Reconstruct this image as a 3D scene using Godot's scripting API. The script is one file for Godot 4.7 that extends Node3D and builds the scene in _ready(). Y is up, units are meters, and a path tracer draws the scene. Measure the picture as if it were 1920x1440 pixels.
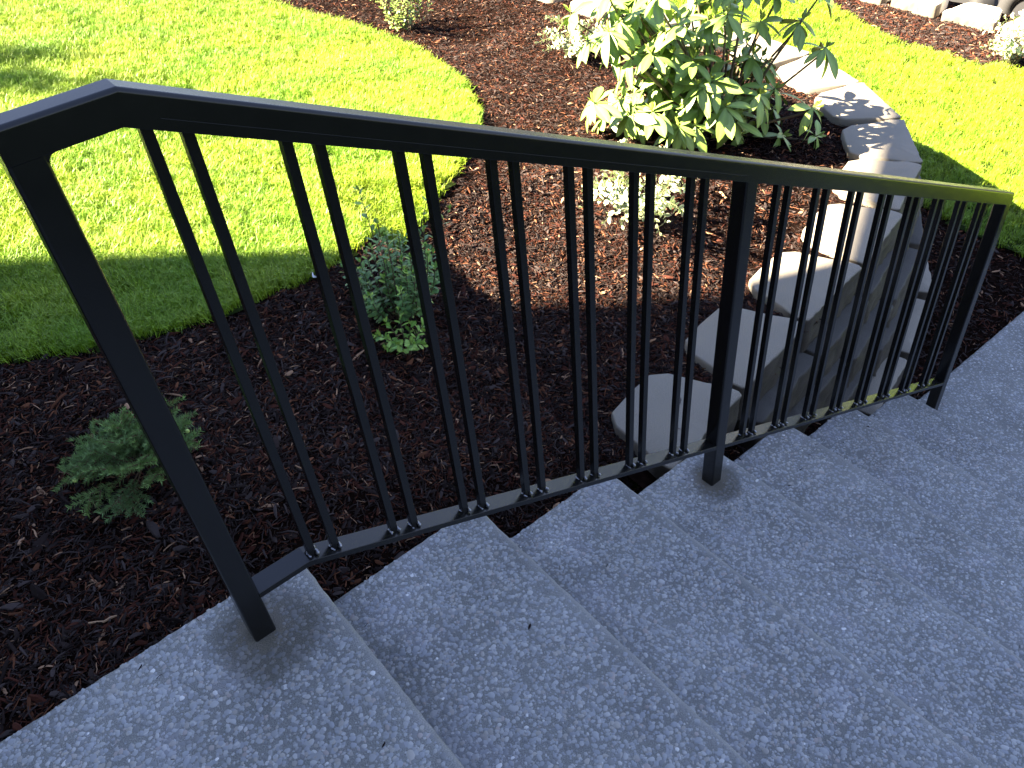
extends Node3D
# A steel stair railing beside exposed aggregate steps, a bark mulch bed, lawns and a low block wall.
# x runs down the flight, y is up, z runs across the steps (the bed lies at negative z).

const T := 0.39335      # tread
const R := 0.187       # riser
const SIDE := -0.1029   # z of the side of the steps
const HALF := 0.0194   # half a post
const POST_A := -0.1213
const POST_B := 1.0825
const POST_C := 2.4456
const LOW := -1.335    # lower garden

var rng := RandomNumberGenerator.new()
var taken := {}
var noise := FastNoiseLite.new()
var noise_fine := FastNoiseLite.new()
var wall_line: PackedVector2Array
var lawn_poly: PackedVector2Array
var low_lawn_poly: PackedVector2Array
var bed_poly: PackedVector2Array
var cam_at := Vector3(-0.2175, 1.2520, 0.9516)

func _ready() -> void:
	var cam := Camera3D.new()
	cam.name = "camera"
	add_child(cam)
	cam.position = cam_at
	cam.rotation = Vector3(deg_to_rad(-42.1903), deg_to_rad(-35.1519), deg_to_rad(-6.2005))
	cam.fov = 48.327
	cam.near = 0.05
	cam.far = 400.0
	var we := WorldEnvironment.new()
	we.name = "environment"
	var env := Environment.new()
	env.background_mode = Environment.BG_SKY
	var sm := ProceduralSkyMaterial.new()
	sm.sky_top_color = Color(0.40, 0.468, 0.63)
	sm.sky_horizon_color = Color(0.64, 0.69, 0.77)
	sm.sky_curve = 0.16
	sm.ground_bottom_color = Color(0.18, 0.2, 0.14)
	sm.ground_horizon_color = Color(0.5, 0.56, 0.58)
	sm.sky_energy_multiplier = 0.56
	var sky := Sky.new()
	sky.sky_material = sm
	env.sky = sky
	env.tonemap_mode = Environment.TONE_MAPPER_LINEAR
	env.tonemap_exposure = 12.3
	env.sdfgi_enabled = true
	env.ssao_enabled = true
	env.ssil_enabled = true
	we.environment = env
	add_child(we)
	var sun := DirectionalLight3D.new()
	sun.name = "sun"
	sun.light_energy = 1.6
	sun.light_color = Color(1.0, 0.93, 0.82)
	sun.light_angular_distance = 0.5
	sun.shadow_enabled = true
	add_child(sun)
	var el := deg_to_rad(38.0)
	sun.look_at_from_position(Vector3.ZERO, Vector3(0.81 * cos(el), -sin(el), 0.585 * cos(el)), Vector3.UP)

	rng.seed = 77
	noise.seed = 5
	noise.frequency = 1.0
	noise_fine.seed = 9
	noise_fine.frequency = 9.0
	wall_line = smooth_line([Vector2(1.044, -0.145), Vector2(1.257, -0.164), Vector2(1.499, -0.222), Vector2(1.886, -0.280), Vector2(2.321, -0.348), Vector2(2.727, -0.454), Vector2(3.181, -0.638), Vector2(3.481, -0.938), Vector2(3.704, -1.325), Vector2(3.820, -1.702), Vector2(3.839, -2.127), Vector2(3.771, -2.563), Vector2(3.773, -2.949), Vector2(3.784, -3.336), Vector2(3.814, -3.771), Vector2(3.853, -4.206), Vector2(3.891, -4.642), Vector2(3.968, -5.125)], false)
	lawn_poly = smooth_line([Vector2(-0.425, -1.267), Vector2(-0.058, -1.151), Vector2(0.174, -1.131), Vector2(0.425, -1.160), Vector2(0.629, -1.218), Vector2(0.880, -1.325), Vector2(1.267, -1.509), Vector2(1.731, -1.895), Vector2(2.040, -2.301), Vector2(2.195, -2.698), Vector2(2.292, -3.326), Vector2(2.176, -4.052), Vector2(1.915, -4.729)], false)
	lawn_poly.append_array([Vector2(1.547, -5.415), Vector2(1.160, -6.189), Vector2(1.064, -8.510), Vector2(-2.321, -8.510), Vector2(-2.321, -1.450)])
	low_lawn_poly = smooth_line([Vector2(3.897, 4.061), Vector2(3.897, 0.967), Vector2(3.897, 0.290), Vector2(3.897, -0.097), Vector2(3.839, -0.271), Vector2(3.849, -0.483), Vector2(3.887, -0.774), Vector2(3.984, -1.160), Vector2(4.003, -1.741), Vector2(3.984, -2.417), Vector2(3.967, -3.094), Vector2(4.068, -4.061), Vector2(4.361, -5.125)], false)
	low_lawn_poly.append_array([Vector2(7.349, -5.125), Vector2(6.672, -3.965), Vector2(6.111, -3.094), Vector2(5.802, -2.321), Vector2(5.734, -1.741), Vector2(5.850, -1.257), Vector2(6.092, -0.580), Vector2(6.576, 0.677), Vector2(6.769, 4.061)])
	bed_poly = wall_line.duplicate()
	bed_poly.append_array([Vector2(3.4, -9.2), Vector2(-2.6, -9.2), Vector2(-2.6, SIDE + 0.06), Vector2(1.04, SIDE + 0.06)])

	build_field()
	build_ground()
	build_steps()
	build_walls()
	build_railing()
	build_house()
	build_rhododendron()
	build_shrubs()
	build_spruce()
	build_tree()
	build_tyres()
	build_grass()
	build_mulch()
	build_small_things()

# ---------------------------------------------------------------- helpers

func numbered(called: String) -> String:
	if not taken.has(called):
		taken[called] = 0
		return called
	taken[called] += 1
	return "%s_%03d" % [called, taken[called]]

func tag(o: Node3D, label := "", category := "", group := "", kind := "") -> Node3D:
	if label: o.set_meta("label", label)
	if category: o.set_meta("category", category)
	if group: o.set_meta("group", group)
	if kind: o.set_meta("kind", kind)
	return o

func thing(called: String, at: Vector3, label: String, category: String, group := "") -> Node3D:
	var o := Node3D.new()
	o.name = numbered(called)
	add_child(o)
	o.position = at
	tag(o, label, category, group)
	return o

func mesh_node(called: String, mesh: Mesh, parent: Node3D = null) -> MeshInstance3D:
	var o := MeshInstance3D.new()
	o.mesh = mesh
	o.cast_shadow = GeometryInstance3D.SHADOW_CASTING_SETTING_ON
	if parent == null:
		o.name = numbered(called)
		add_child(o)
	else:
		o.name = called
		var n := 0
		while parent.has_node(NodePath(o.name)):
			n += 1
			o.name = "%s_%03d" % [called, n]
		parent.add_child(o, true)
	return o

func part(called: String, count: int, mesh: Mesh, parent: Node3D, xf := Transform3D.IDENTITY) -> MeshInstance3D:
	var o := MeshInstance3D.new()
	o.mesh = mesh
	o.name = called if count == 0 else "%s_%03d" % [called, count]
	o.transform = xf
	parent.add_child(o, true)
	return o

func lin(c: Color) -> Color:
	return c.linear_to_srgb()

func mat(c: Color, rough := 0.8, vertex := false) -> StandardMaterial3D:
	var m := StandardMaterial3D.new()
	m.albedo_color = lin(c)
	m.roughness = rough
	m.vertex_color_use_as_albedo = vertex
	return m

func new_st() -> SurfaceTool:
	var st := SurfaceTool.new()
	st.begin(Mesh.PRIMITIVE_TRIANGLES)
	return st

func done(st: SurfaceTool, m: Material) -> ArrayMesh:
	st.generate_normals()
	var a := st.commit()
	a.surface_set_material(0, m)
	return a

func quad(st: SurfaceTool, a: Vector3, b: Vector3, c: Vector3, d: Vector3) -> void:
	for p in [a, b, c, a, c, d]:
		st.add_vertex(p)

func smooth_line(pts: Array, closed: bool) -> PackedVector2Array:
	var out := PackedVector2Array()
	var n := pts.size()
	for i in n - 1:
		var p0: Vector2 = pts[max(i - 1, 0)]
		var p1: Vector2 = pts[i]
		var p2: Vector2 = pts[i + 1]
		var p3: Vector2 = pts[min(i + 2, n - 1)]
		for k in 6:
			out.append(p1.cubic_interpolate(p2, p0, p3, k / 6.0))
	out.append(pts[n - 1])
	return out

func noise_tex(freq: float, lo: float, hi: float, seed_at: int, octaves := 4) -> NoiseTexture2D:
	var n := FastNoiseLite.new()
	n.seed = seed_at
	n.frequency = freq
	n.fractal_octaves = octaves
	var t := NoiseTexture2D.new()
	t.width = 512
	t.height = 512
	t.seamless = true
	t.noise = n
	var g := Gradient.new()
	g.set_color(0, Color(lo, lo, lo))
	g.set_color(1, Color(hi, hi, hi))
	t.color_ramp = g
	return t

func triplanar(m: StandardMaterial3D, tex: Texture2D, scale: float) -> StandardMaterial3D:
	m.albedo_texture = tex
	m.uv1_triplanar = true
	m.uv1_world_triplanar = true
	m.uv1_scale = Vector3.ONE * scale
	return m

# ---------------------------------------------------------------- the lie of the land

var field := PackedFloat32Array()
const FW := 120
const FH := 140

func build_field() -> void:
	field.resize(FW * FH)
	for i in FW:
		for j in FH:
			field[i * FH + j] = exact_wall_distance(Vector2(0.6 + i * 0.04, -5.4 + j * 0.04))

func dist_inside_wall(p: Vector2) -> float:
	var u := (p.x - 0.6) / 0.04
	var v := (p.y + 5.4) / 0.04
	if u < 0.0 or v < 0.0 or u > FW - 2 or v > FH - 2: return 9.0
	var i := int(u)
	var j := int(v)
	var fu := u - i
	var fv := v - j
	return lerpf(lerpf(field[i * FH + j], field[(i + 1) * FH + j], fu), lerpf(field[i * FH + j + 1], field[(i + 1) * FH + j + 1], fu), fv)

func height_by_steps(s: float) -> float:
	return -0.07 if s <= 0.0 else maxf(-0.4754 * s - 0.07 - 0.02 * minf(1.0, s * 5.0), -0.68)

func land(s: float, z: float) -> float:
	var b := maxf(-0.12 - 0.19 * maxf(s, -1.0), -0.63)
	var y := lerpf(height_by_steps(s), b, smoothstep(0.3, 1.3, -z))
	if s > 0.9: y = minf(y, -0.683 + maxf(0.0, dist_inside_wall(Vector2(s, z)) - 0.34) * 0.3)
	# the mulch falls away against the side of the flight
	y -= 0.125 * smoothstep(-0.36, SIDE - 0.02, z) * smoothstep(-0.22, 0.0, s)
	# plants sit on low mounds of dug soil
	y += 0.035 * exp(-Vector2(s, z).distance_squared_to(Vector2(1.84, -1.02)) / 0.05)
	y += 0.03 * exp(-Vector2(s, z).distance_squared_to(Vector2(2.70, -1.365)) / 0.12)
	return y + 0.014 * noise.get_noise_2d(s * 2.2, z * 2.2) + 0.008 * noise.get_noise_2d(s * 9.0 + 40.0, z * 9.0)

func low_land(s: float, z: float) -> float:
	# a bank of mulch between the wall and the side of the steps, levelling out lower down
	var y := LOW + 0.012 * noise.get_noise_2d(s * 3.0 + 9.0, z * 3.0)
	return maxf(y, -0.205 - 0.4754 * s) if z > -0.75 and s < 2.7 else y

func inside(p: Vector2, poly: PackedVector2Array) -> bool:
	return Geometry2D.is_point_in_polygon(p, poly)

func grid(x0: float, x1: float, z0: float, z1: float, step: float, height: Callable, keep: Callable, m: Material) -> ArrayMesh:
	var st := new_st()
	var nx := int(ceil((x1 - x0) / step))
	var nz := int(ceil((z1 - z0) / step))
	var index := {}
	var count := 0
	for i in nx:
		for j in nz:
			if not keep.call(Vector2(x0 + (i + 0.5) * step, z0 + (j + 0.5) * step)):
				continue
			var ids := []
			for c in [[0, 0], [1, 0], [1, 1], [0, 1]]:
				var key: int = (i + c[0]) * 4096 + j + c[1]
				if not index.has(key):
					var x: float = x0 + (i + c[0]) * step
					var z: float = minf(z0 + (j + c[1]) * step, z1)
					st.add_vertex(Vector3(x, height.call(x, z), z))
					index[key] = count
					count += 1
				ids.append(index[key])
			for k in [0, 1, 2, 0, 2, 3]:
				st.add_index(ids[k])
	return done(st, m)

func build_ground() -> void:
	var soil := triplanar(mat(Color(0.019, 0.0098, 0.007), 0.95), noise_tex(0.03, 0.35, 1.0, 3), 1.6)
	soil.metallic_specular = 0.08
	var turf := triplanar(mat(Color(0.032, 0.05, 0.012), 0.95), noise_tex(0.02, 0.6, 1.0, 4), 1.0)
	turf.metallic_specular = 0.08
	tag(mesh_node("garden_bed", grid(-2.56, 4.1, -9.2, SIDE + 0.012, 0.05, land, func(p): return inside(p, bed_poly) and dist_inside_wall(p) > 0.12, soil)), "", "", "", "structure")
	tag(mesh_node("upper_turf", grid(-2.4, 2.45, -8.8, -1.1, 0.06, func(x, z): return land(x, z) + 0.014, func(p): return inside(p, lawn_poly), turf)), "", "", "", "structure")
	tag(mesh_node("lower_bed", grid(1.0, 6.72, -6.0, SIDE + 0.012, 0.06, low_land, func(_p): return true, soil)), "", "", "", "structure")
	tag(mesh_node("lower_turf", grid(3.6, 7.6, -5.3, 4.2, 0.08, func(x, z): return low_land(x, z) + 0.014, func(p): return inside(p, low_lawn_poly), turf)), "", "", "", "structure")
	var far := PlaneMesh.new()
	far.size = Vector2(300, 300)
	far.material = turf
	var g := mesh_node("ground", far)
	g.position = Vector3(0, -1.62, 0)
	tag(g, "", "", "", "structure")
	var drive := PlaneMesh.new()
	drive.size = Vector2(7.4, 40)
	drive.material = triplanar(mat(Color(0.032, 0.031, 0.03), 0.95), noise_tex(0.2, 0.6, 1.0, 8), 3.0)
	var d := mesh_node("driveway", drive)
	d.position = Vector3(10.42, -1.6, -3)
	tag(d, "", "", "", "structure")

func exact_wall_distance(p: Vector2) -> float:
	# how far a point lies behind the face of the block wall
	var best := 9.0
	for i in wall_line.size() - 1:
		best = minf(best, p.distance_to(Geometry2D.get_closest_point_to_segment(p, wall_line[i], wall_line[i + 1])))
	return best

# ---------------------------------------------------------------- steps and walkway

func stain(x: float, z: float) -> float:
	# damp grout round the feet of the posts
	var v := 0.0
	for f in [[POST_A, 0.115], [POST_B, 0.085]]:
		var d := Vector2(x - f[0] - 0.005, z - 0.012).length() * (1.0 + 0.35 * noise.get_noise_2d(x * 9.0, z * 9.0))
		v = maxf(v, 1.0 - smoothstep(f[1] * 0.55, f[1], d))
	return v

func concrete_tone(x: float, z: float) -> Color:
	var n := noise.get_noise_2d(x * 3.1, z * 3.1) + 0.6 * noise.get_noise_2d(x * 11.0 + 7.0, z * 11.0)
	var c := Color(0.375, 0.378, 0.350) * (1.0 + 0.26 * n)
	var pale := smoothstep(0.18, 0.5, noise.get_noise_2d(x * 4.0 + 50.0, z * 4.0 + 20.0))
	c = c.lerp(Color(0.50, 0.50, 0.51), 0.5 * pale)
	# contact shade of the riser, painted along the back of each tread
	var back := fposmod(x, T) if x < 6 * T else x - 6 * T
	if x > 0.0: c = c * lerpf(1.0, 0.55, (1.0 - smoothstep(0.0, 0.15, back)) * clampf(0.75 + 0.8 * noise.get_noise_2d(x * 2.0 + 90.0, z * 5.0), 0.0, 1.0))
	c = c.lerp(Color(0.15, 0.135, 0.098), 0.75 * stain(x, z))
	var foot := minf(Vector2(x - POST_A, z - 0.004).length(), Vector2(x - POST_B, z - 0.004).length()) + 0.012 * noise.get_noise_2d(x * 25.0, z * 25.0)
	return c.lerp(Color(0.27, 0.24, 0.18), 0.8 * (1.0 - smoothstep(0.038, 0.056, foot)))

func step_mesh(s0: float, s1: float, top: float, drop: float, z1: float, m: Material) -> ArrayMesh:
	var prof := []  # x, y
	var n := maxi(2, int((s1 - s0 - 0.02) / 0.016))
	for i in n + 1:
		prof.append(Vector2(lerpf(s0, s1 - 0.011, i / float(n)), top))
	for a in [30.0, 60.0, 90.0]:
		prof.append(Vector2(s1 - 0.011 + 0.011 * sin(deg_to_rad(a)), top - 0.011 + 0.011 * cos(deg_to_rad(a))))
	for k in 3:
		prof.append(Vector2(s1, top - 0.011 - (drop - 0.011) * (k + 1) / 3.0))
	var cols := [[SIDE, -1.0], [SIDE, 0.010], [SIDE + 0.0025, 0.004], [SIDE + 0.008, 0.0]]
	var z := SIDE + 0.02
	while z < z1:
		cols.append([z, 0.0])
		z += 0.016 if z < 1.15 else 0.06
	var st := new_st()
	for i in prof.size():
		for c in cols:
			var x: float = prof[i].x
			var y: float = prof[i].y
			var zz: float = c[0]
			if x > s1 - 0.013 and i > 0:
				x += 0.0022 * noise_fine.get_noise_2d(zz * 2.5, s1 * 30.0) + 0.0012 * noise_fine.get_noise_2d(zz * 12.0, s1 * 50.0)
			if c[1] < 0.0:
				y = top - drop - 0.1
			else:
				y = minf(y, top - c[1])
			if y > top - 0.012:
				y += 0.0008 * noise_fine.get_noise_2d(x * 8.0, zz * 8.0)
			if c[1] >= 0.0 and zz < SIDE + 0.012:
				zz += 0.0025 * noise_fine.get_noise_2d(x * 3.0, 77.0 + s1)
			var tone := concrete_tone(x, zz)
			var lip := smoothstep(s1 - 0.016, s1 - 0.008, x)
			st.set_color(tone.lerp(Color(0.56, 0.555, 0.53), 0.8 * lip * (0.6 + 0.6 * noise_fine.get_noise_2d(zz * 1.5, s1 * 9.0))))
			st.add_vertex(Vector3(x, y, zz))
	var w := cols.size()
	for i in prof.size() - 1:
		for j in w - 1:
			var a := i * w + j
			for k in [a, a + w, a + w + 1, a, a + w + 1, a + 1]:
				st.add_index(k)
	return done(st, m)

func build_steps() -> void:
	var m := triplanar(mat(Color.WHITE, 0.9, true), noise_tex(0.1, 0.6, 1.0, 12, 4), 7.0)
	m.normal_enabled = true
	var nt := noise_tex(0.1, 0.0, 1.0, 12, 4)
	nt.as_normal_map = true
	nt.bump_strength = 3.0
	m.normal_texture = nt
	m.normal_scale = 0.5
	var steps := thing("concrete_steps", Vector3(0, 0, 0), "grey exposed aggregate concrete steps descending beside the black railing", "steps")
	for k in 7:
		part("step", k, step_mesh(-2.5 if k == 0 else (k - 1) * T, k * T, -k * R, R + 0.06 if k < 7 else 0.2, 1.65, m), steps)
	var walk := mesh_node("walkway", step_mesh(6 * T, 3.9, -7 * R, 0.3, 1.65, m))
	tag(walk, "", "", "", "structure")
	# pebbles bared by washing: real stones set in the surface
	var stone := mat(Color.WHITE, 0.62, true)
	var kinds := []
	for v in 3:
		kinds.append(pebble(stone, 300 + v))
	var tones := [Color(0.235, 0.245, 0.255), Color(0.185, 0.2, 0.228), Color(0.32, 0.32, 0.32), Color(0.27, 0.245, 0.21), Color(0.075, 0.08, 0.09), Color(0.38, 0.375, 0.36), Color(0.27, 0.215, 0.19), Color(0.7, 0.69, 0.66)]
	var chances := [0.27, 0.52, 0.64, 0.75, 0.90, 0.966, 0.995, 1.0]
	var sets := [[[], []], [[], []], [[], []]]
	var walk_sets := [[[], []], [[], []], [[], []]]
	for k in 8:
		var x0 := -0.62 if k == 0 else (k - 1) * T
		var x1 := k * T if k < 7 else 3.88
		var zmax := 1.05
		var per := 30000.0 if k < 4 else (22000.0 if k < 7 else 14000.0)
		for i in int((x1 - x0) * (zmax - SIDE) * per):
			var x := rng.randf_range(x0 + 0.004, x1 - (0.012 if k < 7 else 0.0))
			var z := rng.randf_range(SIDE + 0.007, zmax)
			var st := stain(x, z)
			var near_post := minf(Vector2(x - POST_A, z).length(), Vector2(x - POST_B, z).length())
			if near_post < 0.036 + 0.02 * noise.get_noise_2d(x * 20.0, z * 20.0):
				continue
			if near_post < 0.085 and rng.randf() < 0.35:
				continue
			if x > x1 - 0.03 and k < 7 and rng.randf() < 0.45:
				continue
			var size := 0.0019 + 0.0033 * pow(rng.randf(), 1.8) + (0.0024 if rng.randf() < 0.03 else 0.0)
			var r := rng.randf()
			var t := 0
			while r > chances[t]:
				t += 1
			var c: Color = tones[t]
			c = c * rng.randf_range(1.0, 1.6)
			c = c.lerp(concrete_tone(x, z), 0.46)
			c = c * lerpf(1.0, 0.7, 1.0 - smoothstep(0.0, 0.13, fposmod(x, T) if x > 0.0 and k < 7 else 1.0))  # pebbles take the same painted riser shade
			c = c.lerp(Color(0.10, 0.096, 0.08), 0.62 * st)
			var b := Basis(Vector3.UP, rng.randf() * TAU) * Basis.from_scale(Vector3(size * rng.randf_range(0.9, 1.45), size * rng.randf_range(0.16, 0.42), size))
			var s: Array = (sets if k < 7 else walk_sets)[rng.randi() % 3]
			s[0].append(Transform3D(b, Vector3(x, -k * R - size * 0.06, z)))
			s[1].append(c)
	for v in 3:
		tag(scatter("pebbles", v, kinds[v], sets[v][0], sets[v][1], steps), "", "", "", "stuff")
		tag(scatter("walkway_pebbles", v, kinds[v], walk_sets[v][0], walk_sets[v][1], walk), "", "", "", "stuff")

func pebble(m: Material, seed_at: int) -> ArrayMesh:
	var r := RandomNumberGenerator.new()
	r.seed = seed_at
	var st := new_st()
	var around := 7
	var rings := [[1.0, 0.0], [0.86, 0.55], [0.45, 0.93]]
	var wob := []
	for i in around:
		wob.append(r.randf_range(0.8, 1.15))
	for q in rings:
		for i in around:
			var a := TAU * i / around
			st.add_vertex(Vector3(cos(a) * q[0] * wob[i], q[1], sin(a) * q[0] * wob[i]))
	st.add_vertex(Vector3(0, 1.0, 0))
	for k in 2:
		for i in around:
			var a := k * around + i
			var b := k * around + (i + 1) % around
			for id in [a, b, b + around, a, b + around, a + around]:
				st.add_index(id)
	for i in around:
		for id in [2 * around + i, 2 * around + (i + 1) % around, 3 * around]:
			st.add_index(id)
	return done(st, m)

func scatter(called: String, count: int, mesh: Mesh, xfs: Array, cols: Array, parent: Node3D = null) -> MultiMeshInstance3D:
	var mm := MultiMesh.new()
	mm.transform_format = MultiMesh.TRANSFORM_3D
	mm.use_colors = true
	mm.mesh = mesh
	mm.instance_count = xfs.size()
	for i in xfs.size():
		mm.set_instance_transform(i, xfs[i])
		mm.set_instance_color(i, cols[i])
	var o := MultiMeshInstance3D.new()
	o.multimesh = mm
	o.name = called if count == 0 else "%s_%03d" % [called, count]
	if parent == null:
		add_child(o, true)
	else:
		parent.add_child(o, true)
	return o

# ---------------------------------------------------------------- block walls

func block_mesh(wf: float, wb: float, depth: float, high: float, seed_at: int, m: Material, top_tone := Color(0.53, 0.475, 0.375)) -> ArrayMesh:
	# the face looks along +z from z = 0, the top is at y = 0; the face is split rough, the top is smooth
	var r := FastNoiseLite.new()
	r.seed = seed_at
	r.frequency = 14.0
	var st := new_st()
	var nx := 16
	var ny := 8
	var pts := []
	# a shell: columns go round the front and the sides, rows from the bottom up; the top is a fan of rows
	var outline := []   # x, z, roughness
	var c := 0.012
	outline.append([-wb / 2 + 0.03, -depth, 0.3])
	outline.append([-wb / 2 - 0.012, -depth + 0.045, 0.3])
	outline.append([-wf / 2 + 0.028, -0.115, 0.4])
	outline.append([-wf / 2 + 0.006, -0.06, 0.5])
	outline.append([-wf / 2 + c * 0.5, -c, 0.8])
	for i in nx + 1:
		outline.append([lerpf(-wf / 2 + c * 1.3, wf / 2 - c * 1.3, i / float(nx)), 0.0, 1.0])
	outline.append([wf / 2 - c * 0.5, -c, 0.8])
	outline.append([wf / 2 - 0.006, -0.06, 0.5])
	outline.append([wf / 2 - 0.028, -0.115, 0.4])
	outline.append([wb / 2 + 0.012, -depth + 0.045, 0.3])
	outline.append([wb / 2 - 0.03, -depth, 0.3])
	outline.append([0.0, -depth - 0.006, 0.2])
	var rows := []
	for j in ny + 1:
		rows.append([lerpf(-high, -0.009, j / float(ny)), 1.0 if j < ny else 0.6, 0.0])
	rows.append([-0.002, 0.5, 0.002])
	rows.append([0.0, 0.4, 0.006])
	rows.append([0.0, 0.0, 0.10])
	var w := outline.size()
	for row in rows:
		for o in outline:
			var p := Vector2(o[0], o[1])
			var centre := Vector2(0, -depth * 0.5)
			p += (centre - p).normalized() * row[2]
			var y: float = row[0]
			var f: float = o[2] * row[1]
			var a := r.get_noise_3d(o[0], y, o[1]) + 0.6 * r.get_noise_3d(o[0] * 3.0, y * 3.0, o[1] * 3.0 + 5.0) + 0.35 * r.get_noise_3d(o[0] * 8.0, y * 8.0, o[1] * 8.0 + 5.0)
			p.y += 0.013 * f * a
			p.x += 0.006 * f * r.get_noise_3d(o[1] + 3.0, o[0], y)
			if y > -0.01: y += 0.0018 * r.get_noise_3d(o[0] * 2.0, 9.0, o[1] * 2.0)
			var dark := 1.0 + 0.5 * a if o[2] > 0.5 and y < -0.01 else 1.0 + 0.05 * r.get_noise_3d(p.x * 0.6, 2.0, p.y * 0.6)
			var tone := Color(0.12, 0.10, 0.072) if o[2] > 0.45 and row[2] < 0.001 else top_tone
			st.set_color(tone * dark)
			st.add_vertex(Vector3(p.x, y, p.y))
	st.set_color(top_tone)
	st.add_vertex(Vector3(0, 0, -depth * 0.5))
	for j in rows.size() - 1:
		for i in w:
			var a := j * w + i
			var b := j * w + (i + 1) % w
			for id in [a, a + w, b + w, a, b + w, b]:
				st.add_index(id)
	var last := (rows.size() - 1) * w
	for i in w:
		for id in [last + i, last + w, last + (i + 1) % w]:
			st.add_index(id)
	return done(st, m)

func along(line: PackedVector2Array, dist: float) -> Array:
	# the point at a distance along a line and the direction there
	var left := dist
	for i in line.size() - 1:
		var l := line[i].distance_to(line[i + 1])
		if left <= l or i == line.size() - 2:
			return [line[i].lerp(line[i + 1], left / l), (line[i + 1] - line[i]).normalized()]
		left -= l
	return []

func line_length(line: PackedVector2Array) -> float:
	var l := 0.0
	for i in line.size() - 1:
		l += line[i].distance_to(line[i + 1])
	return l

func block_row(root: Node3D, line: PackedVector2Array, first: float, last: float, y: float, out: float, kinds: Array, count: int) -> int:
	var d := first
	while d < last:
		var a: Array = along(line, d)
		var b: Array = along(line, minf(d + 0.414, line_length(line)))
		var p: Vector2 = (a[0] + b[0]) * 0.5
		var dir: Vector2 = (b[0] - a[0]).normalized()
		var n := Vector2(-dir.y, dir.x)   # outwards from the bed
		p += n * (out + rng.randf_range(-0.008, 0.008))
		var basis := Basis(Vector3(dir.x, 0, dir.y), Vector3.UP, Vector3(dir.x, 0, dir.y).cross(Vector3.UP))
		basis = basis * Basis(Vector3.UP, rng.randf_range(-0.05, 0.05)) * Basis(Vector3.RIGHT, rng.randf_range(-0.012, 0.012))
		part("block", count, kinds[rng.randi() % kinds.size()], root, Transform3D(basis, Vector3(p.x, y + rng.randf_range(-0.004, 0.004), p.y)))
		count += 1
		d += 0.425
	return count

func build_walls() -> void:
	var m := triplanar(mat(Color.WHITE, 0.92, true), noise_tex(0.085, 0.55, 1.0, 31, 5), 6.0)
	m.normal_enabled = true
	var nt := noise_tex(0.085, 0.0, 1.0, 31, 5)
	nt.as_normal_map = true
	nt.bump_strength = 4.0
	m.normal_texture = nt
	m.normal_scale = 1.0
	var kinds := []
	for v in 4:
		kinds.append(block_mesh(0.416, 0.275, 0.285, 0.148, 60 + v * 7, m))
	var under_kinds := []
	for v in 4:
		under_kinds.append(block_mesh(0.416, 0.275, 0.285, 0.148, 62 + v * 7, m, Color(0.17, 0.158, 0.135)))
	var wall := thing("retaining_wall", Vector3.ZERO, "low curved retaining wall of tan concrete blocks edging the mulch bed", "wall")
	var n := block_row(wall, wall_line, 0.04, line_length(wall_line) - 0.3, -0.645, 0.0, kinds, 0)
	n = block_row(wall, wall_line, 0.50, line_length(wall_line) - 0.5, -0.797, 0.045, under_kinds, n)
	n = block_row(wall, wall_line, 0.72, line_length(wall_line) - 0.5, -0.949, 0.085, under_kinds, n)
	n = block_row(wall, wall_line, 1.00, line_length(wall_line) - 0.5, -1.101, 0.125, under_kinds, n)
	n = block_row(wall, wall_line, 1.22, line_length(wall_line) - 0.5, -1.253, 0.20, kinds, n)
	# pale blocks edging the far bed, above the driveway
	var far_line2 := smooth_line([Vector2(6.43, -1.30), Vector2(6.37, -1.71), Vector2(6.33, -2.03), Vector2(6.35, -2.36), Vector2(6.35, -2.75), Vector2(6.36, -3.14), Vector2(6.36, -3.61)], false)
	var pale := triplanar(mat(Color(1.9, 1.95, 2.0), 0.9, true), noise_tex(0.22, 0.75, 1.0, 33, 4), 7.0)
	var far_kinds := []
	for v in 3:
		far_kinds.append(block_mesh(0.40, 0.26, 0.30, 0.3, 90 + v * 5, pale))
	var far := thing("edging_wall", Vector3.ZERO, "row of pale stone blocks along the far mulch strip, top right", "wall")
	var d := 0.1
	var k := 0
	while d < line_length(far_line2) - 0.6:
		var a: Array = along(far_line2, d)
		var b: Array = along(far_line2, d + 0.42)
		var p: Vector2 = (a[0] + b[0]) * 0.5
		var dir: Vector2 = (b[0] - a[0]).normalized()
		var basis := Basis(Vector3(dir.x, 0, dir.y), Vector3.UP, Vector3(dir.x, 0, dir.y).cross(Vector3.UP)) * Basis(Vector3.UP, rng.randf_range(-0.15, 0.15) + PI)
		part("block", k, far_kinds[k % 3], far, Transform3D(basis, Vector3(p.x, -1.25 + rng.randf_range(-0.02, 0.03), p.y)))
		k += 1
		d += 0.45

# ---------------------------------------------------------------- railing

func round_rect(u0: float, u1: float, v0: float, v1: float, r1: float, r0 := -1.0) -> PackedVector2Array:
	var out := PackedVector2Array()
	if r0 < 0.0: r0 = r1
	for c in [[u1 - r1, v1 - r1, 0.0, r1], [u0 + r0, v1 - r0, 90.0, r0], [u0 + r0, v0 + r0, 180.0, r0], [u1 - r1, v0 + r1, 270.0, r1]]:
		var r: float = c[3]
		for k in 5:
			var a := deg_to_rad(c[2] + k * 22.5)
			out.append(Vector2(c[0] + r * cos(a), c[1] + r * sin(a)))
	return out

func corner_normal(k: int) -> Vector2:
	# the outward normal of the k-th point of a rounded rectangle
	var a := deg_to_rad((k / 5) * 90.0 + (k % 5) * 22.5)
	return Vector2(cos(a), sin(a))

func quad_n(st: SurfaceTool, p: Array, n: Array) -> void:
	for i in [0, 1, 2, 0, 2, 3]:
		st.set_normal(n[i])
		st.add_vertex(p[i])

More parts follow.
